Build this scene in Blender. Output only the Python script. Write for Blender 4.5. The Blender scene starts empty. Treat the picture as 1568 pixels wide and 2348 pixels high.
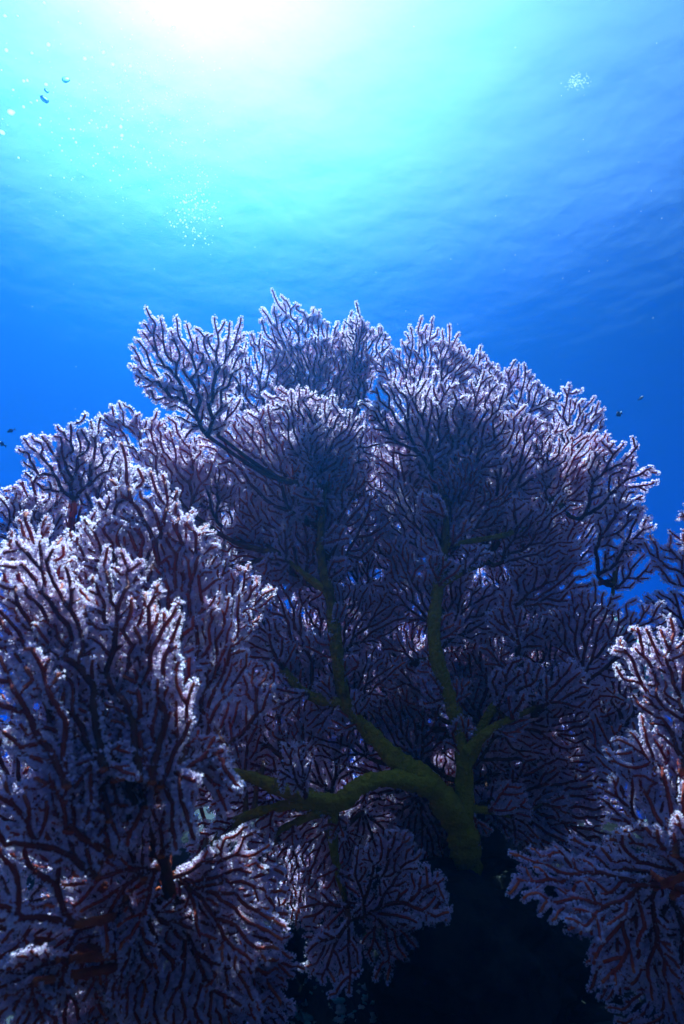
import bpy, math, random
import numpy as np
from mathutils import Vector, Matrix
random.seed(11); RNG = np.random.RandomState(11)
S = bpy.context.scene; C = S.collection

# ------------------------------------------------------------------ camera, sky, sun, exposure
PITCH = math.radians(18); F = 610.0; CAM = Vector((0, 0, 0.62))
cd = bpy.data.cameras.new('camera'); cam = bpy.data.objects.new('camera', cd); C.objects.link(cam); S.camera = cam
cam.location = CAM; cam.rotation_euler = (math.pi/2 + PITCH, 0, 0)
cd.sensor_fit = 'VERTICAL'; cd.sensor_height = 24; cd.lens = 24*F/1024; cd.clip_start = .02; cd.clip_end = 500
cd.dof.use_dof = True; cd.dof.focus_distance = 1.6; cd.dof.aperture_fstop = 3.0
SUN_EL = math.radians(62.5); SUN_AZ = math.radians(-20)
sd = Vector((math.sin(SUN_AZ)*math.cos(SUN_EL), math.cos(SUN_AZ)*math.cos(SUN_EL), math.sin(SUN_EL)))
w = bpy.data.worlds.new('World'); S.world = w; w.use_nodes = True
sk = w.node_tree.nodes.new('ShaderNodeTexSky'); sk.sky_type = 'NISHITA'; sk.sun_disc = False
sk.sun_elevation = SUN_EL; sk.sun_rotation = SUN_AZ
bg = w.node_tree.nodes['Background']; bg.inputs[1].default_value = .05
w.node_tree.links.new(sk.outputs[0], bg.inputs[0])
ld = bpy.data.lights.new('sun', 'SUN'); ld.energy = 4.5; ld.angle = math.radians(.5); ld.color = (1, .95, .86)
sun = bpy.data.objects.new('sun', ld); C.objects.link(sun); sun.rotation_euler = sd.to_track_quat('Z', 'Y').to_euler(); sun.location = (-4, 12, 25)
S.view_settings.view_transform = 'Standard'; S.view_settings.look = 'None'
S.view_settings.exposure = 2.75
S.cycles.volume_bounces = 2; S.cycles.max_bounces = 8; S.cycles.transparent_max_bounces = 8

R2W = cam.rotation_euler.to_matrix()
def at(px, py, d):
    """point seen at (px, py) of the 1568 px wide view of the photograph, d metres deep"""
    x = px*684/1568; y = py*684/1568
    return CAM + R2W @ (Vector(((x - 342)/F, (512 - y)/F, -1))*d)
VIEW = R2W @ Vector((0, 0, -1))

# ------------------------------------------------------------------ helpers
def mesh_np(name, v, faces, k, mat, parent=None, attr=None, smooth=True):
    me = bpy.data.meshes.new(name)
    v = np.asarray(v, np.float32); f = np.asarray(faces, np.int32)
    me.vertices.add(len(v)); me.vertices.foreach_set('co', v.ravel())
    me.loops.add(f.size); me.polygons.add(len(f)); me.loops.foreach_set('vertex_index', f.ravel())
    me.polygons.foreach_set('loop_start', np.arange(0, f.size, k, dtype=np.int32)); me.update(calc_edges=True)
    me.polygons.foreach_set('use_smooth', np.full(len(f), smooth))
    if attr is not None:
        a = me.attributes.new('t', 'FLOAT', 'POINT'); a.data.foreach_set('value', np.asarray(attr, np.float32))
    if mat: me.materials.append(mat)
    o = bpy.data.objects.new(name, me); C.objects.link(o)
    if parent: o.parent = parent; o.matrix_parent_inverse = Matrix.Translation(-parent.location)
    return o
def grid(name, X, Y, Z, mat):
    n, m = X.shape; i = np.arange(n*m).reshape(n, m)
    f = np.stack([i[:-1, :-1], i[:-1, 1:], i[1:, 1:], i[1:, :-1]], -1).reshape(-1, 4)
    return mesh_np(name, np.stack([X, Y, Z], -1).reshape(-1, 3), f, 4, mat)
def tag(o, label, cat, group=None):
    o['label'] = label; o['category'] = cat
    if group: o['group'] = group
    return o
def empty(name, loc, label, cat, group=None):
    o = bpy.data.objects.new(name, None); o.location = loc; o.empty_display_size = .05; C.objects.link(o)
    return tag(o, label, cat, group)
def newmat(name):
    m = bpy.data.materials.new(name); m.use_nodes = True; t = m.node_tree; t.nodes.clear()
    out = t.nodes.new('ShaderNodeOutputMaterial')
    return m, t, out
def N(t, kind, **kw):
    n = t.nodes.new(kind)
    for k, v in kw.items():
        k = k.replace('_', ' ')
        n.inputs[k].default_value = v
    return n
def ramp(t, fac, stops):
    r = t.nodes.new('ShaderNodeValToRGB'); e = r.color_ramp.elements
    e[0].position, e[0].color = stops[0][0], (*stops[0][1], 1); e[1].position, e[1].color = stops[-1][0], (*stops[-1][1], 1)
    for p, c in stops[1:-1]: x = e.new(p); x.color = (*c, 1)
    t.links.new(fac, r.inputs[0]); return r.outputs[0]

# ------------------------------------------------------------------ materials
def mat_branch(name, stops):
    m, t, out = newmat(name)
    a = t.nodes.new('ShaderNodeAttribute'); a.attribute_name = 't'
    oi = t.nodes.new('ShaderNodeObjectInfo'); tc = t.nodes.new('ShaderNodeTexCoord')
    nz = N(t, 'ShaderNodeTexNoise', Scale=60.0, Detail=3.0); t.links.new(tc.outputs['Object'], nz.inputs['Vector'])
    ad = t.nodes.new('ShaderNodeMath'); ad.operation = 'MULTIPLY_ADD'; ad.inputs[1].default_value = .5
    su = t.nodes.new('ShaderNodeMath'); su.operation = 'SUBTRACT'; su.inputs[1].default_value = .25
    t.links.new(nz.outputs[0], ad.inputs[0]); t.links.new(a.outputs['Fac'], ad.inputs[2]); t.links.new(ad.outputs[0], su.inputs[0])
    col = ramp(t, su.outputs[0], stops)
    hs = t.nodes.new('ShaderNodeHueSaturation'); mr = t.nodes.new('ShaderNodeMapRange'); mr.inputs[3].default_value = .7; mr.inputs[4].default_value = 1.35
    t.links.new(oi.outputs['Random'], mr.inputs[0]); t.links.new(mr.outputs[0], hs.inputs['Value']); t.links.new(col, hs.inputs['Color'])
    p = N(t, 'ShaderNodeBsdfPrincipled', Roughness=.75); p.inputs['Specular IOR Level'].default_value = .2
    n2 = N(t, 'ShaderNodeTexNoise', Scale=420.0, Detail=2.0); t.links.new(tc.outputs['Object'], n2.inputs['Vector'])
    b = N(t, 'ShaderNodeBump', Strength=.6, Distance=.002); t.links.new(n2.outputs[0], b.inputs['Height']); t.links.new(b.outputs[0], p.inputs['Normal'])
    t.links.new(hs.outputs[0], p.inputs['Base Color']); t.links.new(p.outputs[0], out.inputs[0])
    return m
M_BRANCH = mat_branch('gorgonian_branch', [(0, (.09, .035, .010)), (.35, (.14, .012, .006)), (.8, (.32, .024, .009)), (1, (.52, .08, .02))])
M_ORANGE = mat_branch('gorgonian_branch_orange', [(0, (.20, .12, .02)), (.3, (.42, .12, .02)), (1, (.70, .20, .04))])
M_TRUNK = mat_branch('gorgonian_trunk', [(0, (.42, .25, .003)), (.45, (.36, .19, .004)), (.8, (.14, .05, .008)), (1, (.15, .02, .008))])
for n_ in M_TRUNK.node_tree.nodes:
    if n_.type == 'BUMP': n_.inputs['Distance'].default_value = .008; n_.inputs['Strength'].default_value = 1.0
    if n_.type == 'TEX_NOISE' and n_.inputs['Scale'].default_value > 300: n_.inputs['Scale'].default_value = 130; n_.inputs['Detail'].default_value = 5
    if n_.type == 'MATH' and n_.operation == 'MULTIPLY_ADD': n_.inputs[1].default_value = .9
    if n_.type == 'MATH' and n_.operation == 'SUBTRACT': n_.inputs[1].default_value = .45
def mat_polyp(name, c1, c2):
    m, t, out = newmat(name)
    tc = t.nodes.new('ShaderNodeTexCoord'); nz = N(t, 'ShaderNodeTexNoise', Scale=14.0, Detail=4.0); t.links.new(tc.outputs['Object'], nz.inputs['Vector'])
    col = ramp(t, nz.outputs[0], [(.3, c1), (.7, c2)])
    d = t.nodes.new('ShaderNodeBsdfDiffuse'); tr = t.nodes.new('ShaderNodeBsdfTranslucent'); mx = N(t, 'ShaderNodeMixShader', Fac=.72)
    t.links.new(col, d.inputs[0]); t.links.new(col, tr.inputs[0]); t.links.new(d.outputs[0], mx.inputs[1]); t.links.new(tr.outputs[0], mx.inputs[2])
    t.links.new(mx.outputs[0], out.inputs[0]); return m
M_POLYP = mat_polyp('gorgonian_polyps', (.82, .60, .75), (.90, .77, .87))

# ------------------------------------------------------------------ water surface, seabed
def waves(x, y):
    z = np.zeros_like(x); rng = np.random.RandomState(4)
    for k in range(26):
        lam = 6.0*0.82**k + .25; a = rng.uniform(-1.1, 1.1) + .5; ph = rng.uniform(0, 6.3)
        z += .0009*lam*np.sin(2*np.pi*(x*math.sin(a) + y*math.cos(a))/lam + ph)
    return z
xs = np.concatenate([np.linspace(-170, -16, 40, endpoint=False), np.linspace(-16, 16, 420, endpoint=False), np.linspace(16, 170, 40)])
ys = np.concatenate([np.linspace(-170, 1, 30, endpoint=False), np.linspace(1, 30, 420, endpoint=False), np.linspace(30, 170, 60)])
X, Y = np.meshgrid(xs, ys)
m, t, out = newmat('sea_surface')
mx = t.nodes.new('ShaderNodeMixShader'); lw = t.nodes.new('ShaderNodeLayerWeight')   # Fresnel edge of Snell's window, blurred by wavelets
fr = t.nodes.new('ShaderNodeMapRange'); fr.interpolation_type = 'SMOOTHSTEP'; fr.inputs[1].default_value = .07; fr.inputs[2].default_value = .49; fr.inputs[3].default_value = .02; fr.inputs[4].default_value = .98; t.links.new(lw.outputs['Facing'], fr.inputs[0])
tr = N(t, 'ShaderNodeBsdfTransparent', Color=(.66, .76, .84, 1)); gl = N(t, 'ShaderNodeBsdfGlossy', Roughness=.25)
tc = t.nodes.new('ShaderNodeTexCoord'); nz = N(t, 'ShaderNodeTexNoise', Scale=2.4, Detail=7.0, Roughness=.6)
bp = N(t, 'ShaderNodeBump', Strength=1.0, Distance=.010)
n2 = N(t, 'ShaderNodeTexNoise', Scale=.32, Detail=4.0, Roughness=.55); b2 = N(t, 'ShaderNodeBump', Strength=1.0, Distance=.06)
t.links.new(tc.outputs['Object'], n2.inputs['Vector']); t.links.new(n2.outputs[0], b2.inputs['Height']); t.links.new(b2.outputs[0], bp.inputs['Normal'])
t.links.new(tc.outputs['Object'], nz.inputs['Vector']); t.links.new(nz.outputs[0], bp.inputs['Height'])
t.links.new(bp.outputs[0], lw.inputs['Normal']); t.links.new(bp.outputs[0], gl.inputs['Normal'])
t.links.new(fr.outputs[0], mx.inputs[0]); t.links.new(tr.outputs[0], mx.inputs[1]); t.links.new(gl.outputs[0], mx.inputs[2]); t.links.new(mx.outputs[0], out.inputs[0])
o = grid('water_surface', X, Y, 7 + waves(X, Y), m); o['kind'] = 'structure'

def fbm(x, y, sc, oct=4, seed=1):
    rng = np.random.RandomState(seed); z = np.zeros_like(x); a = 1
    for k in range(oct):
        for j in range(4):
            th = rng.uniform(0, 6.3); z = z + a*np.sin((x*math.cos(th) + y*math.sin(th))*sc*rng.uniform(.7, 1.4) + rng.uniform(0, 6.3))/2.5
        sc *= 2.1; a *= .5
    return z
def step(y):
    q = np.clip((y - 1.74)/.13, 0, 1); return q*q*(3 - 2*q)  # added ledge, front steep enough to stay in its own shade
def ground(x, y):
    x = np.asarray(x, float); y = np.asarray(y, float)
    return .035*fbm(x, y, 5, 4, 3) - .05 + .19*np.exp(-((x - .01)/.14)**2 - ((y - 1.12)/.13)**2) + step(y + .07*np.sin(x*7) + .03*np.sin(x*17 + 1))*(.40 + .06*np.sin(x*5)) - np.clip(y - 2.3, 0, 26)*.75 - np.clip(-y - 1, 0, 60)*.02
xs = np.concatenate([np.linspace(-170, -2.5, 24, endpoint=False), np.linspace(-2.5, 2.5, 220, endpoint=False), np.linspace(2.5, 170, 24)])
ys = np.concatenate([np.linspace(-170, -.2, 16, endpoint=False), np.linspace(-.2, 3, 150, endpoint=False), np.linspace(3, 170, 40)])
X, Y = np.meshgrid(xs, ys)
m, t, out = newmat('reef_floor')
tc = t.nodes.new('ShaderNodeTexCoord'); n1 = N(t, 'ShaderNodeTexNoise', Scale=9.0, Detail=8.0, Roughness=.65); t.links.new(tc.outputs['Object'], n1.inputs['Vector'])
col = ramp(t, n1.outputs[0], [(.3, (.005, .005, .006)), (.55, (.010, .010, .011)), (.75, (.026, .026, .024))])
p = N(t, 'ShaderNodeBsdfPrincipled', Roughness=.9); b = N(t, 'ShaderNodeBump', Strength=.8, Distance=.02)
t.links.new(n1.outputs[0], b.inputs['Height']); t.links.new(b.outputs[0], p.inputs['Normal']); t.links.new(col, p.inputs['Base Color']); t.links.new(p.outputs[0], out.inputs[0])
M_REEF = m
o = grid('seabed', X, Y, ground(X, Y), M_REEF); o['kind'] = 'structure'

# ------------------------------------------------------------------ sea fan growth
SP = .0178                      # spacing between neighbouring branches, metres
STEP = .0068
def grow(R, A, rng, sp, fork=.17):
    """branching of one flat fan in its own plane: base at the origin, axis +v; returns positions, parents"""
    st = STEP*sp/SP; cell = sp
    pos = [(0., 0.)]; par = [-1]; G = {(0, 0): [0]}
    lob = [(rng.uniform(2, 9), rng.uniform(0, 6.3), rng.uniform(.03, .09)) for _ in range(4)]
    def edge(th):
        q = abs(th)/A
        if q > 1: return max(.15, .7 - 2.2*(q - 1))
        return (1 - .3*q**2.5)*(1 + sum(a*math.sin(f*th + p) for f, p, a in lob))
    def inside(x, y, f=1.):
        return math.hypot(x, y) < R*f*edge(math.atan2(x, y))
    def near(x, y, rad, skip):
        cx, cy = int(math.floor(x/cell)), int(math.floor(y/cell)); bx = by = 0.; md = 9.; r2 = rad*rad
        for i in (cx-1, cx, cx+1):
            for j in (cy-1, cy, cy+1):
                for k in G.get((i, j), ()):
                    if k in skip: continue
                    dx = x - pos[k][0]; dy = y - pos[k][1]; d2 = dx*dx + dy*dy
                    if d2 < r2:
                        d = math.sqrt(d2) + 1e-6
                        if d < md: md = d
                        bx += dx/d/d; by += dy/d/d
        return md, bx, by
    def anc(i, n):
        s = set()
        while i >= 0 and n > 0: s.add(i); i = par[i]; n -= 1
        return s
    def add(x, y, p):
        pos.append((x, y)); par.append(p); G.setdefault((int(math.floor(x/cell)), int(math.floor(y/cell))), []).append(len(pos)-1); return len(pos)-1
    tips = []
    k = max(2, int(round(2*A/math.radians(32))))
    for j in range(k):
        th = (-.75 + 1.5*(j + .5)/k)*A + rng.uniform(-.08, .08)
        tips.append([0, math.sin(th), math.cos(th), 0., 0, 1.])
    def run(tips):
        while tips:
            nt = []
            rng.shuffle(tips)
            for tp in tips:
                i, dx, dy, df, n, lim = tp
                x, y = pos[i]; r = math.hypot(x, y) + 1e-6
                skip = anc(i, 6)
                _, bx, by = near(x, y, sp*1.15, skip)
                nb = math.hypot(bx, by)
                if nb > 0: bx, by = bx/nb, by/nb
                a = rng.gauss(0, .13)
                ex = dx + .17*x/r + .06*bx - a*dy; ey = dy + .17*y/r + .06*by + a*dx
                # a slight pull up the fan's axis
                l = math.hypot(ex, ey); ex /= l; ey /= l
                ok = False
                if not inside(x + st*ex, y + st*ey, lim): continue
                sep = sp*.74*min(1, .3 + .7*df/(1.6*sp))*min(1, .25 + r/(3.2*sp))
                for rot in (0, .35, -.35, .7, -.7):
                    c, s = math.cos(rot), math.sin(rot); fx, fy = ex*c - ey*s, ex*s + ey*c
                    qx, qy = x + st*fx, y + st*fy
                    if near(qx, qy, sep, skip)[0] > sep: ok = True; break
                if not ok: continue
                q = add(qx, qy, i)
                if n >= 3 and rng.random() < fork:
                    sg = rng.choice((-1, 1)); an = rng.uniform(.42, .62)
                    for s_, aa in ((1, an*.55), (-1, an)):
                        c, s = math.cos(aa*s_*sg), math.sin(aa*s_*sg)
                        nt.append([q, fx*c - fy*s, fx*s + fy*c, 0., 0, rng.uniform(.84, 1.1)])
                else:
                    nt.append([q, fx, fy, df + st, n + 1, lim])
            tips = nt
    run(tips)
    for _ in range(3):                                  # side shoots into whatever room is left
        idx = list(range(3, len(pos))); rng.shuffle(idx); new = 0
        for i in idx:
            p = par[i]
            if p < 0: continue
            dx, dy = pos[i][0] - pos[p][0], pos[i][1] - pos[p][1]; l = math.hypot(dx, dy); dx /= l; dy /= l
            for sg in (1, -1):
                aa = sg*rng.uniform(.7, 1.1); c, s = math.cos(aa), math.sin(aa); fx, fy = dx*c - dy*s, dx*s + dy*c
                qx, qy = pos[i][0] + sp*.95*fx, pos[i][1] + sp*.95*fy
                if inside(qx, qy) and near(qx, qy, sp*.8, set())[0] > sp*.8:
                    run([[i, fx, fy, 0., 0, rng.uniform(.8, 1.05)]]); new += 1
        if not new: break
    return pos, par

def chains_of(par):
    n = len(par); ch = [[] for _ in range(n)]
    for i, p in enumerate(par):
        if p >= 0: ch[p].append(i)
    size = [1]*n
    for i in range(n-1, 0, -1): size[par[i]] += size[i]
    chains = []; stack = [(0, None)]
    while stack:
        i, p = stack.pop(); c = [p, i] if p is not None else [i]
        while ch[i]:
            k = sorted(ch[i], key=lambda q: -size[q]); i = k[0]; c.append(i)
            for q in k[1:]: stack.append((q, c[-2]))
        if len(c) > 1: chains.append(c)
    return chains, size

def tubes(chains, P, rad, sides, tval, knob=0):
    V, Fc, A = [], [], []; off = 0
    ang = np.arange(sides)*2*np.pi/sides
    for c in chains:
        p = P[c]; n = len(c)
        T = np.gradient(p, axis=0); T /= np.linalg.norm(T, axis=1, keepdims=True) + 1e-9
        ref = np.array([.31, .83, .46]); u = np.cross(T, ref); u /= np.linalg.norm(u, axis=1, keepdims=True) + 1e-9; v = np.cross(T, u)
        r = rad[c].copy()
        if len(c) > 1: r[0] = min(r[0], r[1]*1.15)
        r = r[:, None, None]
        if knob:
            kn = np.random.RandomState(n).rand(n, sides); kn = (kn + np.roll(kn, 1, 0))/2 - .5
            r = r*(1 + knob*kn[:, :, None] + .08*np.sin(ang*3 + np.arange(n)[:, None]*.10)[:, :, None] + .05*np.sin(ang*5 - np.arange(n)[:, None]*.06)[:, :, None])
        ring = p[:, None] + r*(np.cos(ang)[None, :, None]*u[:, None] + np.sin(ang)[None, :, None]*v[:, None])
        cap = p[-1] + T[-1]*r[-1, 0].ravel()[0]*.8
        V.append(ring.reshape(-1, 3)); V.append(cap[None]); A.append(np.repeat(tval[c], sides)); A.append(tval[c][-1:])
        i = np.arange(n*sides).reshape(n, sides) + off; j = np.roll(i, -1, 1)
        Fc.append(np.stack([i[:-1], j[:-1], j[1:]], -1).reshape(-1, 3)); Fc.append(np.stack([i[:-1], j[1:], i[1:]], -1).reshape(-1, 3))
        e = off + n*sides; Fc.append(np.stack([i[-1], j[-1], np.full(sides, e)], -1)); off = e + 1
    return np.concatenate(V), np.concatenate(Fc), np.concatenate(A)

def norm(a): return a/(np.linalg.norm(a, axis=-1, keepdims=True) + 1e-12)
def polyps(P, par, Nn, rad, rng, size, dens, nt):
    """eight-armed polyps along both edges of every branch"""
    par = np.array(par); idx = np.arange(1, len(par)); a, b = P[par[idx]], P[idx]
    tips = np.setdiff1d(np.arange(len(par)), par)
    L = np.linalg.norm(b - a, axis=1); cnt = rng.poisson(np.maximum(L*dens, .01))
    e = np.repeat(np.arange(len(idx)), cnt); f = rng.rand(len(e))[:, None]
    c = a[e]*(1 - f) + b[e]*f; T = norm(b - a)[e]; nn = Nn[idx][e]; r = rad[idx][e]
    lat = norm(np.cross(T, nn)); nn = np.cross(lat, T)
    s = rng.choice([-1., 1.], len(e)); an = np.radians(rng.normal(-14, 30, len(e)))
    an = np.minimum(an, np.radians(42))
    d = lat*(s*np.cos(an))[:, None] + nn*np.sin(an)[:, None] + T*rng.normal(.25, .3, len(e))[:, None]
    # crown of polyps at each tip
    te = np.repeat(tips, 7); tt = norm(P[te] - P[par[te]])
    d2 = norm(tt*1.0 + rng.normal(0, .8, (len(te), 3)))
    c = np.concatenate([c, P[te]]); d = norm(np.concatenate([d, d2])); r = np.concatenate([r, rad[te]])
    n = len(c)
    patch = np.sin(c[:, 0]*31 + 4*np.sin(c[:, 2]*17)) + np.sin(c[:, 2]*37 + c[:, 1]*23)          # some patches of polyps open wide, some half shut
    sz = (size*rng.uniform(.65, 1.3, n)*(1.0 + .14*patch))[:, None]
    base = c + d*(r[:, None]*.8); head = base + d*sz*1.35
    x = norm(np.cross(d, rng.normal(0, 1, (n, 3)))); y = np.cross(d, x)
    V = np.empty((n, 3*nt + 4, 3), np.float32)
    for k in range(nt):
        th = 2*np.pi*k/nt + rng.uniform(-.3, .3, n)[:, None]
        ra = x*np.cos(th) + y*np.sin(th); ta = -x*np.sin(th) + y*np.cos(th)
        op = rng.uniform(.55, 1.15, n)[:, None]
        V[:, 3*k] = head + ta*sz*.32; V[:, 3*k+1] = head - ta*sz*.32
        V[:, 3*k+2] = head + norm(ra*op + d*.55)*sz*rng.uniform(.75, 1.2, n)[:, None]
    o = 3*nt; wd = .26
    V[:, o] = base + x*sz*wd; V[:, o+1] = base - x*sz*wd; V[:, o+2] = head + y*sz*wd; V[:, o+3] = head - y*sz*wd
    fl = [[3*k, 3*k+1, 3*k+2] for k in range(nt)] + [[o, o+1, o+2], [o, o+1, o+3]]
    Fc = (np.arange(n)[:, None, None]*(3*nt + 4) + np.array(fl)[None]).reshape(-1, 3)
    return V.reshape(-1, 3), Fc

NPOLY = 0; LEAN = [.15]; DEEP = [.45]
def frond(parent, b, tp, A, d0, d1, yaw=None, cup=.25, bend=.15, sp=SP, mat=None, psize=.0034, dens=1750, nt=6, pm=None, fork=.17, lean=None):
    """one fan blade: base b and tip tp as seen in the photograph, half angle A in degrees, depths d0, d1"""
    global NPOLY
    NV = 1.0
    seed = int(b[0]*7 + b[1]*13 + tp[0]*3 + tp[1]); rng = random.Random(seed); nr = np.random.RandomState(seed % 99991)
    if lean is None: lean = LEAN[0]
    if DEEP[0]: d0 += DEEP[0]*max(0, 1500 - b[1])/1568; d1 += DEEP[0]*max(0, 1500 - tp[1])/1568
    q = lean*(b[1] - tp[1])*684/1568/F*(d0 + d1)/2; q = q if q > 0 else -.4*q; d0 -= .35*q; d1 += .65*q     # blades lean back, towards the light
    P0, P1 = at(*b, d0), at(*tp, d1); Vv = P1 - P0; R = Vv.length*.96; Vv.normalize(); sp = sp*rng.uniform(.88, 1.18); dens = dens*rng.uniform(.8, 1.15)
    toc = (CAM - (P0 + P1)/2).normalized(); U = Vv.cross(toc).normalized(); Nn = U.cross(Vv).normalized()
    if yaw is None: yaw = rng.uniform(-28, 28)
    Q = Matrix.Rotation(math.radians(yaw), 3, Vv); U = Q @ U; Nn = Q @ Nn
    A = math.radians(A)
    pos, par = grow(R, A, rng, sp, fork)
    uv = np.array(pos); u, v = uv[:, 0], uv[:, 1]
    ph = nr.uniform(0, 6.3, 6)
    und = .012*np.sin(u*22 + ph[0]) + .010*np.sin(v*26 + ph[1]) + .006*np.sin((u + v)*70 + ph[2]) + .004*np.sin((u - v)*120 + ph[3])
    und = und*np.clip(np.hypot(u, v)/.12, 0, 1)
    wq = cup*u*u/R*1.0 + bend*(v*v/R - v) + und
    Un, Vn, Nv = np.array(U), np.array(Vv), np.array(Nn)
    P = np.array(P0)[None] + u[:, None]*Un + v[:, None]*Vn + wq[:, None]*Nv
    nrm = norm(Nv[None] - (2*cup*u/R)[:, None]*Un - (bend*(2*v/R - 1))[:, None]*Vn)
    ch, size = chains_of(par); size = np.array(size, float)
    if (d0 + d1)/2 < 1.15: psize, dens = psize*.82, dens*1.35
    rad = (.0022 + .00022*np.minimum(np.sqrt(size - 1), 13))*sp/SP*nr.uniform(.9, 1.12, len(size))
    dist = np.clip(np.hypot(u, v)/R, 0, 1); tv = np.clip(1.02 - .33*np.log10(size), 0, 1)*.75 + .25*dist
    V, Fc, At = tubes(ch, P, rad, 6, tv)
    fo = mesh_np('frond', V, Fc, 3, mat or M_BRANCH, parent, At)
    V, Fc = polyps(P, par, nrm, rad, nr, psize*sp/SP, dens*SP/sp, nt); NPOLY += len(Fc)
    po = mesh_np('polyps', V, Fc, 3, pm or M_POLYP, None, None, False); po.parent = fo
    po.matrix_parent_inverse = fo.matrix_parent_inverse.copy() if False else Matrix.Identity(4); po.matrix_basis = Matrix.Identity(4)
    po['kind'] = 'stuff'
    return P[0]

def crom(pts, n):
    p = np.array(pts, float); p = np.vstack([2*p[0] - p[1], p, 2*p[-1] - p[-2]]); out = []
    for i in range(1, len(p) - 2):
        for s in np.arange(n)/n:
            out.append(.5*((2*p[i]) + (-p[i-1] + p[i+1])*s + (2*p[i-1] - 5*p[i] + 4*p[i+1] - p[i+2])*s*s + (-p[i-1] + 3*p[i] - 3*p[i+1] + p[i+2])*s**3))
    out.append(p[-2]); return np.array(out)

def colony(label, base, limbs, fronds, tm=None, thick=1.0):
    """limbs: lists of (px, py, depth, radius px); fronds: argument tuples. One thing: trunk, fronds, polyps"""
    root = empty('sea_fan', base, label, 'sea fan', 'sea fans on the reef')
    ch, P, R, Tv = [], [], [], []; k = 0; rng = np.random.RandomState(5)
    def limb(pts4, tv0, tv1):
        nonlocal k
        q = crom(pts4, 20); n = len(q)
        jit = 1 + .06*np.sin(np.arange(n)*.37 + rng.uniform(0, 6)) + .05*np.sin(np.arange(n)*.83 + rng.uniform(0, 6))
        ch.append(np.arange(k, k + n)); P.append(q[:, :3]); R.append(q[:, 3]*jit); Tv.append(np.linspace(tv0, tv1, n)); k += n
    for l in limbs:
        limb([(*at(x, y, d), r*684/1568/F*d*thick) for x, y, d, r in [(x, y, d + DEEP[0]*max(0, 1500 - y)/1568, r) for x, y, d, r in l]], max(0, .45 - .012*l[0][3]), min(1, 1.05 - .055*l[-1][3]))
    main = np.concatenate(P) if P else None
    for f in fronds:
        kw = f[6] if len(f) > 6 else {}
        b = frond(root, f[0], f[1], f[2], f[3], f[4], **kw)
        if main is not None:
            dd = np.linalg.norm(main - b, axis=1) + .6*np.maximum(0, main[:, 2] - b[2] + .02); j = int(np.argmin(dd)); a = main[j]
            if dd[j] > .02:
                mid = (a + b)/2 + np.array(VIEW)*.16*dd[j] + np.array([0, 0, -.10*dd[j]])
                limb([(*a, .0065), (*mid, .0055), (*b, .0046)], .85, 1.0)
    if k:
        V, Fc, At = tubes(ch, np.concatenate(P), np.concatenate(R), 18, np.concatenate(Tv), .34)
        mesh_np('trunk', V, Fc, 3, tm or M_TRUNK, root, At)
    return root

# ------------------------------------------------------------------ the colonies
def shingles(n, hub, centre, rx, ry, depth, seed, length=(170, 250), mind=62, ok=None):
    rng = random.Random(seed); got = []; tries = 0
    while len(got) < n and tries < 6000:
        tries += 1
        x = centre[0] + rx*rng.uniform(-1, 1); y = centre[1] + ry*rng.uniform(-1, 1)
        if ((x - centre[0])/rx)**2 + ((y - centre[1])/ry)**2 > 1 or (ok and not ok(x, y)): continue
        if any(math.hypot(x - a, y - b) < mind for a, b in [g[1] for g in got]): continue
        dx, dy = x - hub[0], y - hub[1]; a = math.atan2(dy, dx) + rng.uniform(-.35, .35); L = rng.uniform(*length)
        d = depth(x, y) + rng.uniform(-.03, .03)
        got.append(((x - L*math.cos(a), y - L*math.sin(a)), (x, y), rng.uniform(30, 46), d, d + rng.uniform(-.05, .02)))
    return got

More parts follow.
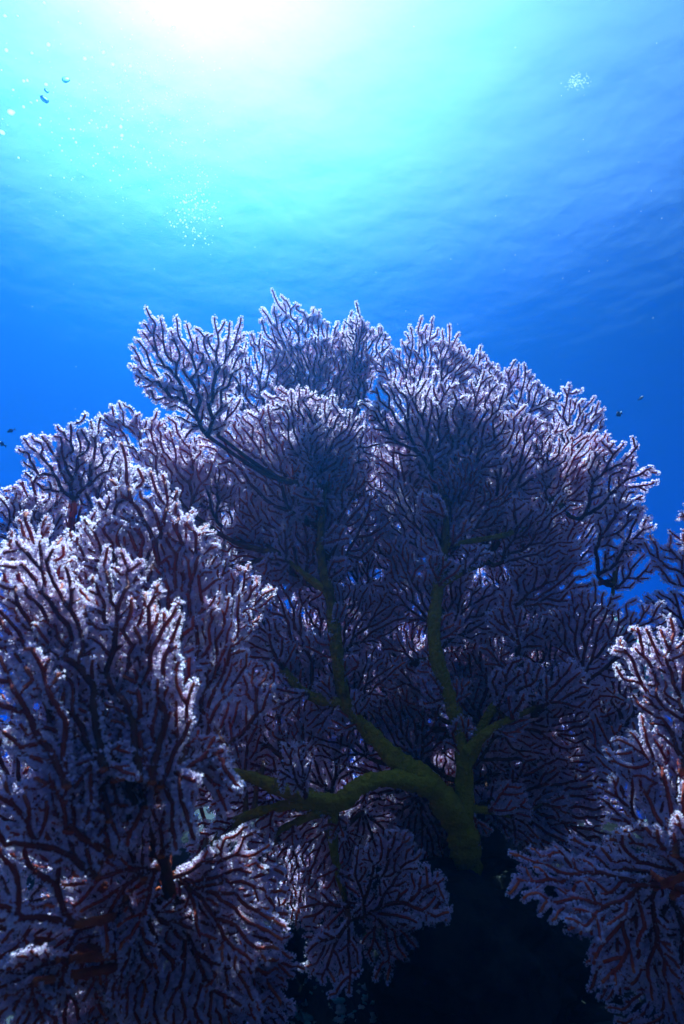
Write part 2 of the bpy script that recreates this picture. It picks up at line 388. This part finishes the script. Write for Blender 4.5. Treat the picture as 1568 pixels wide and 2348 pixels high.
LIMBS = [
 [(1085, 2230, 1.45, 70), (1078, 2150, 1.44, 50), (1072, 2000, 1.43, 43), (1050, 1890, 1.41, 46), (985, 1800, 1.40, 37), (905, 1740, 1.40, 29), (850, 1680, 1.42, 23), (795, 1615, 1.44, 20), (772, 1500, 1.46, 21), (758, 1380, 1.47, 17), (735, 1260, 1.48, 12), (745, 1120, 1.49, 5)],
 [(985, 1800, 1.39, 34), (900, 1785, 1.36, 24), (830, 1800, 1.33, 25), (770, 1840, 1.31, 28), (660, 1815, 1.30, 22), (545, 1775, 1.29, 15), (450, 1785, 1.27, 12), (385, 1860, 1.22, 6)],
 [(760, 1840, 1.31, 24), (640, 1850, 1.30, 15), (540, 1885, 1.29, 13), (470, 1950, 1.28, 5)],
 [(770, 1840, 1.31, 22), (690, 1880, 1.30, 12), (620, 1920, 1.30, 10), (580, 1990, 1.3, 4)],
 [(765, 1850, 1.31, 18), (765, 1950, 1.30, 13), (788, 2050, 1.28, 10), (805, 2130, 1.27, 5)],
 [(1065, 1900, 1.42, 34), (1062, 1720, 1.44, 24), (1030, 1600, 1.45, 21), (998, 1490, 1.46, 22), (1003, 1360, 1.47, 18), (1020, 1250, 1.48, 12), (1022, 1140, 1.49, 5)],
 [(1005, 1345, 1.47, 12), (1060, 1312, 1.46, 9), (1120, 1290, 1.46, 3.5)],
 [(1062, 1760, 1.43, 24), (1120, 1640, 1.46, 14), (1180, 1550, 1.48, 10), (1190, 1450, 1.49, 3.5)],
 [(1070, 1720, 1.42, 18), (1130, 1670, 1.41, 13), (1210, 1630, 1.41, 9), (1300, 1605, 1.41, 3.5)],
 [(795, 1615, 1.44, 16), (700, 1590, 1.44, 15), (640, 1520, 1.44, 12), (590, 1430, 1.46, 3.5)],
 [(755, 1360, 1.47, 12), (690, 1310, 1.48, 9), (640, 1270, 1.49, 3.5)],
 [(1062, 1850, 1.42, 16), (1130, 1860, 1.41, 9), (1190, 1870, 1.40, 7), (1250, 1840, 1.4, 3.5)],
 [(1022, 1250, 1.48, 8), (1180, 1220, 1.52, 8), (1290, 1160, 1.55, 3.5)],
 [(1400, 1400, 1.6, 5), (1408, 1330, 1.6, 6), (1412, 1270, 1.6, 6)],
]
FR = [  # base, tip, half angle, depth of base, depth of tip
 # far rows along the skyline
 ((1190, 1020), (1190, 845), 38, 1.95, 1.98), ((1300, 1070), (1310, 895), 32, 1.95, 1.98), ((1090, 960), (1095, 782), 30, 1.9, 1.93),
 ((600, 1010), (590, 775), 34, 1.8, 1.82), ((730, 1020), (725, 690), 26, 1.85, 1.88), ((700, 1000), (675, 740), 24, 1.84, 1.86), ((790, 1000), (790, 765), 22, 1.82, 1.84),
 ((825, 930), (850, 712), 20, 1.78, 1.8), ((960, 980), (975, 733), 38, 1.8, 1.82), ((640, 1120), (640, 900), 60, 1.8, 1.84),
 ((475, 1000), (400, 715), 34, 1.40, 1.40, dict(yaw=8)), ((500, 1000), (500, 880), 30, 1.42, 1.42),
 ((400, 1150), (310, 935), 44, 1.6, 1.62, dict(yaw=15)), ((440, 1180), (400, 955), 30, 1.55, 1.56),
 # back fill inside the crown
 ((640, 1330), (600, 1020), 60, 1.78, 1.8), ((860, 1300), (850, 960), 60, 1.78, 1.8), ((1100, 1300), (1110, 980), 65, 1.78, 1.8), ((1270, 1330), (1290, 1040), 45, 1.78, 1.8),
 ((700, 1650), (640, 1330), 62, 1.72, 1.75), ((930, 1650), (920, 1300), 62, 1.72, 1.75), ((1180, 1650), (1200, 1320), 66, 1.72, 1.75), ((560, 1850), (500, 1560), 60, 1.68, 1.7),
 ((830, 1900), (820, 1600), 66, 1.68, 1.7), ((1050, 1850), (1250, 1620), 62, 1.66, 1.7), ((700, 1850), (610, 2080), 75, 1.6, 1.62), ((940, 1800), (900, 2060), 62, 1.55, 1.58), ((1360, 1620), (1360, 1400), 40, 1.72, 1.74),
 ((1080, 1800), (1420, 1760), 42, 1.6, 1.62), ((460, 1850), (470, 1560), 50, 1.62, 1.64),
 # the crown's front rows
 ((730, 1170), (735, 872), 26, 1.52, 1.5), ((690, 1190), (570, 905), 34, 1.55, 1.54), ((700, 1200), (800, 960), 30, 1.54, 1.52),
 ((1000, 1120), (915, 862), 27, 1.58, 1.58), ((1015, 1130), (1000, 860), 24, 1.6, 1.6), ((1040, 1150), (1110, 905), 34, 1.58, 1.57),
 ((1140, 1200), (1190, 935), 36, 1.62, 1.6), ((1240, 1200), (1350, 980), 32, 1.62, 1.6), ((1330, 1190), (1475, 1050), 30, 1.6, 1.58), ((1370, 1320), (1460, 1145), 30, 1.58, 1.55),
 ((1412, 1350), (1460, 1255), 44, 1.6, 1.6, dict(sp=.03)),
 ((1150, 1290), (1290, 1185), 42, 1.52, 1.48), ((1180, 1400), (1330, 1265), 46, 1.52, 1.48), ((1330, 1580), (1410, 1345), 46, 1.42, 1.38),
 ((1030, 1320), (930, 1120), 42, 1.55, 1.54), ((1040, 1250), (1100, 1060), 46, 1.56, 1.55), ((755, 1330), (825, 1085), 36, 1.54, 1.53), ((700, 1340), (585, 1110), 46, 1.55, 1.55),
 ((990, 1440), (890, 1270), 44, 1.54, 1.53), ((1020, 1480), (1110, 1300), 46, 1.55, 1.54), ((780, 1500), (850, 1330), 46, 1.53, 1.53), ((720, 1590), (620, 1330), 40, 1.53, 1.53),
 ((1190, 1500), (1190, 1320), 52, 1.54, 1.53), ((800, 1640), (860, 1470), 46, 1.52, 1.52), ((1000, 1640), (920, 1460), 44, 1.52, 1.52), ((1100, 1690), (1120, 1480), 42, 1.55, 1.55),
 ((1230, 1640), (1290, 1440), 50, 1.5, 1.49), ((1100, 1740), (1420, 1620), 38, 1.5, 1.5), ((850, 1740), (760, 1600), 60, 1.5, 1.5), ((960, 1760), (900, 1590), 60, 1.52, 1.52),
 ((680, 1790), (560, 1510), 48, 1.46, 1.46), ((560, 1790), (440, 1600), 50, 1.42, 1.42), ((760, 1820), (690, 1640), 46, 1.46, 1.46),
 ((1090, 1850), (1400, 1840), 34, 1.46, 1.46), ((1120, 1860), (1330, 1930), 30, 1.44, 1.44),
 ((500, 1200), (450, 1010), 36, 1.62, 1.64), ((570, 1190), (520, 985), 34, 1.66, 1.68), ((420, 1280), (400, 1080), 40, 1.62, 1.62), ((520, 1340), (490, 1130), 44, 1.6, 1.6), ((440, 1400), (430, 1200), 44, 1.58, 1.58), ((540, 1560), (520, 1340), 44, 1.56, 1.56), ((470, 1760), (460, 1500), 40, 1.5, 1.5),
 ((1330, 1800), (1400, 1600), 50, 1.62, 1.62), ((580, 1440), (530, 1280), 44, 1.62, 1.62), ((600, 1700), (540, 1500), 44, 1.58, 1.58), ((1400, 1780), (1440, 1600), 50, 1.6, 1.6),
 # short sprays in front of the limbs
 
 ((700, 1590), (620, 1620), 44, 1.40, 1.37), ((640, 1520), (560, 1420), 44, 1.41, 1.38), ((1140, 1620), (1210, 1520), 42, 1.42, 1.40), ((1250, 1615), (1340, 1540), 44, 1.37, 1.35),
 ((1190, 1480), (1150, 1370), 42, 1.45, 1.43), ((700, 1820), (650, 1720), 44, 1.27, 1.25),
 # hanging below the trunk
 ((960, 1810), (960, 2010), 60, 1.48, 1.48), ((770, 1860), (690, 2040), 62, 1.42, 1.42), ((560, 1870), (500, 2040), 60, 1.38, 1.38), ((830, 1860), (880, 2000), 60, 1.44, 1.44),
 ((835, 2100), (905, 1905), 32, 1.22, 1.18), ((845, 2085), (1055, 2055), 24, 1.24, 1.22), ((800, 2110), (740, 2270), 40, 1.14, 1.08, dict(mat=M_ORANGE, sp=.021)), ((840, 2095), (1040, 2010), 26, 1.22, 1.2), ((850, 2090), (950, 2220), 50, 1.26, 1.24, dict(mat=M_ORANGE)),
 ((805, 2120), (720, 2230), 52, 1.25, 1.22, dict(mat=M_ORANGE)), ((795, 2080), (690, 2110), 40, 1.25, 1.23, dict(mat=M_ORANGE)),
]
FR += shingles(46, (1000, 1800), (860, 1370), 530, 490, lambda x, y: 1.60 + .16*min(1, max(0, (1500 - y)/600)), 3, ok=lambda x, y: y > 850 + .0011*(x - 850)**2)
rr = random.Random(77)
for l in LIMBS[:-1]:
    for (x0, y0, d0, r0), (x1, y1, d1, r1) in zip(l, l[1:]):
        if r0 > 26: continue
        for sg in (-1, 1):
            if rr.random() < .35: continue
            f = rr.random(); x, y, d = x0 + (x1 - x0)*f, y0 + (y1 - y0)*f, d0 + (d1 - d0)*f
            a = math.atan2(y1 - y0, x1 - x0) + sg*rr.uniform(.6, 1.0); L = rr.uniform(55, 95)
            FR.append(((x, y), (x + L*math.cos(a), y + L*math.sin(a)), rr.uniform(26, 40), d - .005, d - .02, dict(sp=.0165)))
colony('huge round lavender sea fan with thick olive trunk in the middle', at(1075, 2130, 1.42), LIMBS, FR, None, .74)

LL = [
 [(400, 2120, .92, 30), (375, 1980, .90, 30), (330, 1880, .88, 24), (300, 1780, .86, 16), (280, 1680, .85, 11)],
 [(375, 1980, .90, 24), (410, 1850, .92, 17), (430, 1720, .95, 12), (450, 1560, .98, 9)],
 [(370, 1960, .9, 22), (250, 1930, .86, 17), (170, 1850, .82, 13), (160, 1720, .80, 10)],
 [(370, 1990, .9, 20), (280, 2060, .87, 14), (260, 2150, .85, 11), (290, 2260, .85, 9)],
]
LO = dict(fork=.09, cup=.4, bend=.2, sp=.0245)
def lo(**k): d = dict(LO); d.update(k); return d
LEAN[0] = .85; DEEP[0] = 0
LF = [
 ((310, 1850), (60, 1175), 11, .90, .84, lo(yaw=20)), ((330, 1850), (160, 1120), 11, .92, .86, lo(yaw=10)), ((350, 1800), (255, 1080), 10, .94, .88, lo(yaw=-10)), ((390, 1820), (350, 1055), 10, .95, .89, lo(yaw=-15)),
 ((410, 1800), (440, 1140), 9, .96, .90, lo(yaw=-20)), ((430, 1790), (545, 1275), 11, .95, .90, lo(yaw=-20)), ((450, 1700), (520, 1480), 20, .96, .93, lo()),
 ((200, 1800), (-10, 1190), 14, .86, .80, lo(yaw=20)), ((240, 1760), (60, 1330), 16, .82, .76, lo(yaw=15, lean=1.45)), ((280, 1780), (160, 1330), 15, .84, .77, lo(yaw=5, lean=1.45)), ((320, 1780), (250, 1300), 14, .85, .78, lo(yaw=-8, lean=1.45)),
 ((350, 1790), (340, 1360), 15, .84, .75, lo(yaw=-12, lean=1.45)), ((370, 1800), (400, 1560), 20, .82, .74, lo(lean=1.45)), ((150, 1800), (0, 1460), 20, .78, .72, lo(lean=1.45)), ((250, 1880), (110, 1560), 20, .80, .73, lo(lean=1.45)), ((300, 1880), (240, 1620), 22, .82, .75, lo(lean=1.45)),
 ((220, 2010), (10, 1760), 24, .76, .66, lo(lean=1.45)), ((250, 1960), (80, 1700), 22, .78, .68, lo(lean=1.45)), ((170, 2120), (-40, 1900), 32, .74, .66), ((330, 2010), (180, 1830), 42, .88, .86), ((360, 1990), (160, 2130), 46, .86, .8), ((290, 2060), (200, 2300), 46, .86, .82),
 ((330, 2060), (400, 2330), 42, .88, .86), ((400, 2010), (660, 2070), 42, .92, .88), ((400, 2060), (590, 2280), 44, .92, .9), ((130, 2200), (-20, 2330), 55, .8, .75), ((330, 1960), (330, 1780), 50, 1.02, 1.02), ((400, 2000), (540, 2040), 40, .93, .90),
 ((480, 1560), (480, 1260), 34, 1.12, 1.12), ((250, 1800), (200, 1500), 50, 1.0, 1.0), ((120, 1950), (100, 1650), 50, .95, .95), ((390, 1820), (330, 1580), 46, 1.02, 1.02), ((330, 1900), (250, 1720), 56, .98, .98), ((170, 2000), (120, 1800), 56, .9, .9), ((420, 1480), (400, 1180), 34, 1.14, 1.14), ((300, 1480), (290, 1170), 36, 1.12, 1.12), ((180, 1520), (160, 1230), 36, 1.08, 1.08), ((80, 1560), (60, 1280), 40, 1.0, 1.0), ((520, 1720), (530, 1480), 40, 1.15, 1.15), ((300, 1960), (200, 1760), 50, 1.0, 1.0), ((380, 1900), (350, 1680), 34, 1.05, 1.05), ((260, 2150), (120, 2000), 60, .95, .95), ((520, 2150), (560, 2350), 60, 1.0, 1.0), ((250, 2300), (260, 2480), 70, .9, .88), ((40, 2150), (20, 1900), 50, .9, .9),  # filler blades around the hub are added to shade the lower ones
 ((420, 1990), (620, 2170), 50, .98, .96), ((380, 1990), (350, 1830), 46, 1.08, 1.08), ((370, 1960), (410, 1790), 36, .86, .82), ((80, 2250), (0, 2370), 60, .78, .76), ((160, 2200), (40, 2280), 60, .80, .78), ((300, 2040), (110, 2260), 50, .9, .86), ((360, 2040), (300, 2400), 40, .94, .9), ((470, 2080), (590, 2320), 38, 1.0, .98), ((100, 2080), (-60, 2180), 50, .84, .8), ((160, 2230), (100, 2420), 60, .88, .85), ((420, 2200), (480, 2440), 50, .98, .95), ((250, 2100), (330, 2230), 70, 1.0, 1.0), ((60, 2250), (60, 2060), 60, 1.0, 1.0), ((540, 2220), (590, 2400), 50, 1.05, 1.05),
]
colony('nearest sea fan, red branches thick with pinkish white polyps along the left edge', at(400, 2120, .92), LL, LF, M_BRANCH, .45)

LEAN[0] = .7
BL = [[(150, 1420, 1.45, 10), (160, 1250, 1.45, 9), (170, 1120, 1.45, 7)], [(160, 1300, 1.45, 8), (100, 1180, 1.45, 6)]]
BF = [((170, 1150), (160, 975), 44, 1.45, 1.45), ((100, 1200), (70, 1085), 50, 1.42, 1.42), ((230, 1180), (235, 1020), 44, 1.48, 1.48), ((90, 1300), (20, 1150), 40, 1.35, 1.35), ((190, 1350), (150, 1110), 50, 1.4, 1.4), ((60, 1750), (30, 1500), 50, 1.3, 1.3), ((60, 1980), (20, 1750), 56, 1.25, 1.25), ((40, 1880), (0, 1640), 56, 1.15, 1.15)]
colony('small sea fan peeking over the nearest left one, dark tips against blue', at(150, 1420, 1.45), BL, BF, M_BRANCH)

RL = [
 [(1640, 2180, 1.0, 26), (1610, 2000, 1.0, 22), (1580, 1850, 1.0, 14), (1560, 1700, 1.0, 9)],
 [(1610, 2040, 1.0, 16), (1520, 1960, .98, 10), (1470, 1880, .97, 7)],
 [(1610, 2060, 1.0, 16), (1530, 2030, .97, 10), (1440, 2030, .95, 7)],
]
RF = [
 ((1570, 1760), (1520, 1420), 28, 1.02, .98), ((1600, 1780), (1600, 1480), 34, 1.0, .95), ((1560, 1850), (1440, 1640), 34, 1.02, 1.0), ((1530, 1960), (1400, 1760), 36, 1.0, .97), ((1550, 1960), (1560, 1700), 36, .97, .93),
 ((1560, 2000), (1390, 1900), 34, .98, .95), ((1600, 2000), (1520, 1850), 50, .94, .9),
 ((1480, 2020), (1205, 2060), 30, .97, .94, dict(mat=M_ORANGE)), ((1480, 2030), (1290, 2200), 34, .97, .95, dict(mat=M_ORANGE)), ((1500, 2040), (1410, 2260), 36, .98, .97), ((1540, 2060), (1510, 2330), 40, 1.0, 1.0), ((1600, 2060), (1600, 2330), 44, 1.0, 1.0),
 ((1400, 1780), (1430, 1580), 46, 1.45, 1.45), ((1490, 1880), (1500, 1640), 46, 1.3, 1.3), ((1420, 1700), (1440, 1470), 40, 1.5, 1.5),
 ((1490, 2000), (1300, 1960), 26, 1.02, 1.02, dict(mat=M_ORANGE)), ((1600, 2000), (1480, 2150), 60, 1.05, 1.05), ((1620, 1900), (1500, 1750), 60, 1.08, 1.08), ((1580, 2200), (1420, 2330), 46, 1.06, 1.06),
]
colony('red branched sea fan with orange hanging blades, low on the right edge', at(1640, 2180, 1.0), RL, RF, M_BRANCH, .5)

QL = [[(1700, 1700, 1.5, 9), (1660, 1500, 1.5, 8), (1640, 1400, 1.5, 7)], [(1660, 1500, 1.5, 7), (1590, 1440, 1.5, 5)]]
QF = [((1650, 1420), (1550, 1220), 30, 1.5, 1.48, dict(sp=.028)), ((1600, 1470), (1500, 1370), 44, 1.52, 1.5, dict(sp=.028)), ((1650, 1350), (1580, 1140), 24, 1.5, 1.5, dict(sp=.028)), ((1600, 1560), (1530, 1400), 44, 1.55, 1.55)]
colony('sparse dark sea fan cut off by the right edge, blue water between its twigs', at(1700, 1700, 1.5), QL, QF, M_BRANCH)

# ------------------------------------------------------------------ rocks, rubble, fish, bubbles
from mathutils import noise
def lump(name, rad, sub, amp, freq, seed, mat, squash=(1, 1, 1)):
    bm = __import__('bmesh').new(); __import__('bmesh').ops.create_icosphere(bm, subdivisions=sub, radius=1)
    off = Vector((seed*7.3, seed*3.1, seed*1.7))
    for v in bm.verts:
        n = v.co.normalized(); k = 1 + amp*(noise.fractal(n*freq + off, .9, 2.1, 5)); v.co = Vector((n.x*squash[0], n.y*squash[1], n.z*squash[2]))*k*rad
    me = bpy.data.meshes.new(name); bm.to_mesh(me); bm.free(); me.materials.append(mat)
    me.polygons.foreach_set('use_smooth', [True]*len(me.polygons))
    return me
def put(name, me, loc, label, cat, group=None, rot=(0, 0, 0), sc=1.0):
    o = bpy.data.objects.new(name, me); C.objects.link(o); o.location = loc; o.rotation_euler = rot; o.scale = (sc, sc, sc) if not isinstance(sc, tuple) else sc
    return tag(o, label, cat, group)
def hit(px, py):
    for d in np.arange(.4, 4, .004):
        p = at(px, py, d)
        if p.z < float(ground(p.x, p.y)): return p
    return at(px, py, 2)
def simple(name, col, rough=.8, spec=.3, scale=0, col2=None):
    m, t, out = newmat(name); p = N(t, 'ShaderNodeBsdfPrincipled', Roughness=rough); p.inputs['Specular IOR Level'].default_value = spec
    if scale:
        tc = t.nodes.new('ShaderNodeTexCoord'); nz = N(t, 'ShaderNodeTexNoise', Scale=scale, Detail=6.0, Roughness=.65); t.links.new(tc.outputs['Object'], nz.inputs['Vector'])
        t.links.new(ramp(t, nz.outputs[0], [(.35, col), (.65, col2)]), p.inputs['Base Color'])
        b = N(t, 'ShaderNodeBump', Strength=.7, Distance=.01); t.links.new(nz.outputs[0], b.inputs['Height']); t.links.new(b.outputs[0], p.inputs['Normal'])
    else: p.inputs['Base Color'].default_value = (*col, 1)
    t.links.new(p.outputs[0], out.inputs[0]); return m
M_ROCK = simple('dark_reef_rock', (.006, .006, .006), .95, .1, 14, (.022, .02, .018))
M_RUBBLE = simple('coral_rubble', (.30, .34, .30), .9, .1, 60, (.80, .85, .78))
M_TURQ = simple('turquoise_coral', (.10, .42, .40), .9, .1, 40, (.35, .80, .72))
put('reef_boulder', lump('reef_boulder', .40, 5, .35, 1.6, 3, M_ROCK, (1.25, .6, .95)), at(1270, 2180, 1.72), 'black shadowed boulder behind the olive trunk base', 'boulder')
put('reef_boulder', lump('reef_boulder', .17, 5, .35, 1.7, 17, M_ROCK, (1.35, .75, 1.05)), at(1110, 2190, 1.34), 'small black rock added over the olive trunk foot in place of deep shade', 'boulder')  # added rock, its black hides the trunk foot where that fades into shade
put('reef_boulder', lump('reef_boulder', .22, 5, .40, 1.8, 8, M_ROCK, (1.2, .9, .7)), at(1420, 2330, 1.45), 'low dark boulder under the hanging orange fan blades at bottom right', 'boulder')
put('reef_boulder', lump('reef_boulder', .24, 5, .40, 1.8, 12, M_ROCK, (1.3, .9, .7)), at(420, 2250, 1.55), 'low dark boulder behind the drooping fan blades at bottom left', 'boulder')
# pale turquoise knobby coral far behind the right edge fan
me = lump('hard_coral', .11, 5, 1.1, 3.2, 5, M_TURQ, (1, .7, 1))
put('hard_coral', me, at(1450, 1560, 1.95), 'pale turquoise knobby coral glimpsed between the huge fan and the right edge fan', 'hard coral')
RM = [lump('coral_rubble', .5, 3, .9, 1.5, 20 + i, M_RUBBLE, (1.2, .9, .6)) for i in range(6)] + [lump('coral_rubble', .5, 3, .8, 1.5, 30 + i, M_TURQ, (1.2, .9, .55)) for i in range(2)]
rr = random.Random(9)
for i in range(130):
    px, py = (rr.uniform(640, 940), 2350 - 125*rr.random()**1.3) if i < 100 else (rr.uniform(30, 640), rr.uniform(2120, 2345))
    p = hit(px, py); q = rr.uniform(.006, .016) if rr.random() < .85 else rr.uniform(.018, .030); p.z = float(ground(p.x, p.y)) + .12*q
    v = rr.randrange(8)
    put('coral_rubble', RM[v], p, 'pale lump of broken coral lying on the dark seabed at the bottom' if v < 6 else 'turquoise tinted lump of broken coral lying on the dark seabed at the bottom', 'coral rubble', 'coral rubble on the seabed', (rr.uniform(-.5, .5), rr.uniform(-.5, .5), rr.uniform(0, 6)), q)
# fish
M_FISH = simple('damselfish', (.03, .035, .05), .5, .4)
def fish_mesh():
    bm = __import__('bmesh').new(); n, sd_ = 12, 8; rings = []
    for i in range(n + 1):
        u = i/n; h = .24*math.sin(math.pi*min(1, u*.93 + .05))**.8*(1 - .25*u) + .02; wd = h*.36
        rings.append([bm.verts.new((u - .5, wd*math.cos(a), h*math.sin(a))) for a in [2*math.pi*k/sd_ for k in range(sd_)]])
    for i in range(n):
        for k in range(sd_): bm.faces.new((rings[i][k], rings[i][(k+1) % sd_], rings[i+1][(k+1) % sd_], rings[i+1][k]))
    bm.faces.new(rings[0][::-1]); bm.faces.new(rings[-1])
    def fin(pts):
        a = [bm.verts.new((x, .012, z)) for x, z in pts]; b = [bm.verts.new((x, -.012, z)) for x, z in pts]
        bm.faces.new(a); bm.faces.new(b[::-1])
        for k in range(len(pts)): bm.faces.new((a[k], b[k], b[(k+1) % len(pts)], a[(k+1) % len(pts)]))
    fin([(.45, .06), (.82, .22), (.68, .0), (.82, -.22), (.45, -.06)]); fin([(-.2, .2), (-.02, .36), (.3, .26), (.36, .08)]); fin([(-.05, -.2), (.08, -.34), (.3, -.24), (.34, -.08)])
    bm.normal_update(); me = bpy.data.meshes.new('reef_fish'); bm.to_mesh(me); bm.free(); me.materials.append(M_FISH); return me
FM = fish_mesh()
for px, py, d, ln, yw, pt, lab in [
    (1418, 950, 3.2, .055, .5, -.5, 'dark oval fish in open water right of the huge fan, the nearest of that pair'),
    (1470, 912, 4.2, .045, 2.0, .1, 'tiny dark fish in open water, higher of the pair right of the huge fan'),
    (1508, 1357, 3.6, .050, .9, .2, 'faint dark fish in the blue gap beside the sparse right edge fan'),
    (212, 975, 3.0, .050, .2, .25, 'dark fish above the small fan at left, against plain blue'),
    (24, 988, 3.2, .040, .4, -.6, 'slim dark fish tilted in open water near the left edge'),
    (72, 1085, 2.6, .040, 1.3, .4, 'tiny dark fish just over the dark tips at far left'),
    (3, 1017, 3.2, .045, 1.0, .2, 'dark fish half cut off by the left edge')]:
    put('reef_fish', FM, at(px, py, d), lab, 'fish', 'small fish around the reef', (0, pt, yw), ln*.85)
# bubbles
m, t, out = newmat('air_bubble'); M_BUB = m
g1 = N(t, 'ShaderNodeBsdfTransparent', Color=(1, 1, 1, 1)); d1 = N(t, 'ShaderNodeBsdfTranslucent', Color=(.95, .97, 1, 1)); d2 = N(t, 'ShaderNodeBsdfDiffuse', Color=(.95, .97, 1, 1))
a1 = N(t, 'ShaderNodeMixShader', Fac=.5); a2 = N(t, 'ShaderNodeMixShader', Fac=.6)
t.links.new(d1.outputs[0], a1.inputs[1]); t.links.new(d2.outputs[0], a1.inputs[2]); t.links.new(g1.outputs[0], a2.inputs[1]); t.links.new(a1.outputs[0], a2.inputs[2]); t.links.new(a2.outputs[0], out.inputs[0])
M_GLASS = newmat('clear_bubble'); m, t, out = M_GLASS; M_GLASS = m; g1 = N(t, 'ShaderNodeBsdfGlass', Roughness=.02, IOR=.75); t.links.new(g1.outputs[0], out.inputs[0])
BM = [lump('air_bubble', 1, 2, .10, .9, 40 + i, M_BUB, (1, 1, .8)) for i in range(4)]
BG = [lump('air_bubble', 1, 3, .35, .8, 50 + i, M_GLASS, (1.25, 1, .65)) for i in range(3)] + [lump('air_bubble', 1, 3, .25, .8, 60 + i, M_BUB, (1.25, 1, .75)) for i in range(2)]
for i, (px, py, rp, v, ro, lab) in enumerate([
    (102, 227, 10, 0, .5, 'largest dark bottomed air bubble, tilted, under a smaller dark one'), (107, 208, 6, 1, .5, 'dark air bubble just over the largest tilted one at upper left'),
    (151, 182, 8, 2, -.5, 'ragged dark air bubble, highest of the dark ones at upper left'), (25, 257, 9, 3, .2, 'white oval air bubble lower left of the largest dark one'),
    (5, 303, 7, 4, .6, 'white air bubble almost touching the left edge')]):
    d = 2.0; put('air_bubble', BG[v], at(px, py, d), lab, 'air bubble', 'larger air bubbles at upper left', (0, ro, 0), rp*.8*684/1568/F*d)
rr = random.Random(21); pts = []
while len(pts) < 44:
    x, y = rr.uniform(0, 430), rr.uniform(5, 340)
    pts.append((x, y, rr.choice((2.2, 2.8, 3.4, 4.4)), rr.uniform(1.9, 2.6)))
while len(pts) < 170:
    x, y = rr.gauss(290, 85), rr.gauss(290, 75)
    if 0 < x < 480 and 100 < y < 520: pts.append((x, y, rr.uniform(1.2, 2.4), rr.uniform(2.2, 3.4)))
while len(pts) < 290: pts.append((rr.gauss(440, 26), rr.gauss(475, 40), rr.uniform(1.1, 2.2), rr.uniform(2.6, 3.2)))
for x, y, rp, d in pts:
    put('air_bubble', BM[rr.randrange(4)], at(x, y, d), 'tiny pale round air bubble rising in the loose swarm at upper left', 'air bubble', 'tiny air bubbles in the swarm', (rr.uniform(0, 6), rr.uniform(-.4, .4), 0), rp*684/1568/F*d)
V, Fc = [], []; oc = np.array([(1, 0, 0), (-1, 0, 0), (0, 1, 0), (0, -1, 0), (0, 0, 1), (0, 0, -1)], float); of = np.array([(0, 2, 4), (2, 1, 4), (1, 3, 4), (3, 0, 4), (2, 0, 5), (1, 2, 5), (3, 1, 5), (0, 3, 5)])
for k in range(900):
    if k < 260: x, y = rr.gauss(440, 30), rr.gauss(460, 50)
    elif k < 800: x, y = rr.gauss(300, 110), rr.gauss(260, 110)
    else: x, y = rr.uniform(0, 1568), rr.uniform(0, 1000)
    d = rr.uniform(2.4, 4); V.append(np.array(at(x, y, d)) + oc*rr.uniform(.5, 1.1)*684/1568/F*d); Fc.append(of + 6*k)
o = mesh_np('fine_bubbles', np.concatenate(V), np.concatenate(Fc), 3, M_BUB); o['kind'] = 'stuff'
# floating foam patch under the surface
V, Fc = [], []; c = at(1325, 187, 9.0)
for k in range(110):
    p = np.array(c) + np.array([rr.gauss(0, .085), rr.gauss(0, .06), 0]) + np.array([.02, 0, -.03])*rr.gauss(0, 1); V.append(p + oc*rr.uniform(.004, .011)); Fc.append(of + 6*k)
o = mesh_np('foam_patch', np.concatenate(V), np.concatenate(Fc), 3, M_BUB); tag(o, 'little white patch of foam floating high at upper right', 'foam')

# ------------------------------------------------------------------ water body
def haze():
    bot, top = -32.0, 6.5; me = bpy.data.meshes.new('haze'); r = 150.0
    v = [(x, y, z) for z in (bot, top) for x, y in ((-r, -r), (r, -r), (r, r), (-r, r))]
    me.from_pydata(v, [], [(3, 2, 1, 0), (4, 5, 6, 7), (0, 1, 5, 4), (1, 2, 6, 5), (2, 3, 7, 6), (3, 0, 4, 7)]); me.update()
    o = bpy.data.objects.new('haze', me); C.objects.link(o); o['kind'] = 'stuff'
    m, t, out = newmat('sea_water'); pv = t.nodes.new('ShaderNodeVolumePrincipled')
    pv.inputs['Color'].default_value = (.006, .072, .225, 1); pv.inputs['Density'].default_value = .11; pv.inputs['Anisotropy'].default_value = .82
    pv.inputs['Absorption Color'].default_value = (0, .34, .80, 1)
    t.links.new(pv.outputs[0], out.inputs['Volume']); me.materials.append(m)
haze()
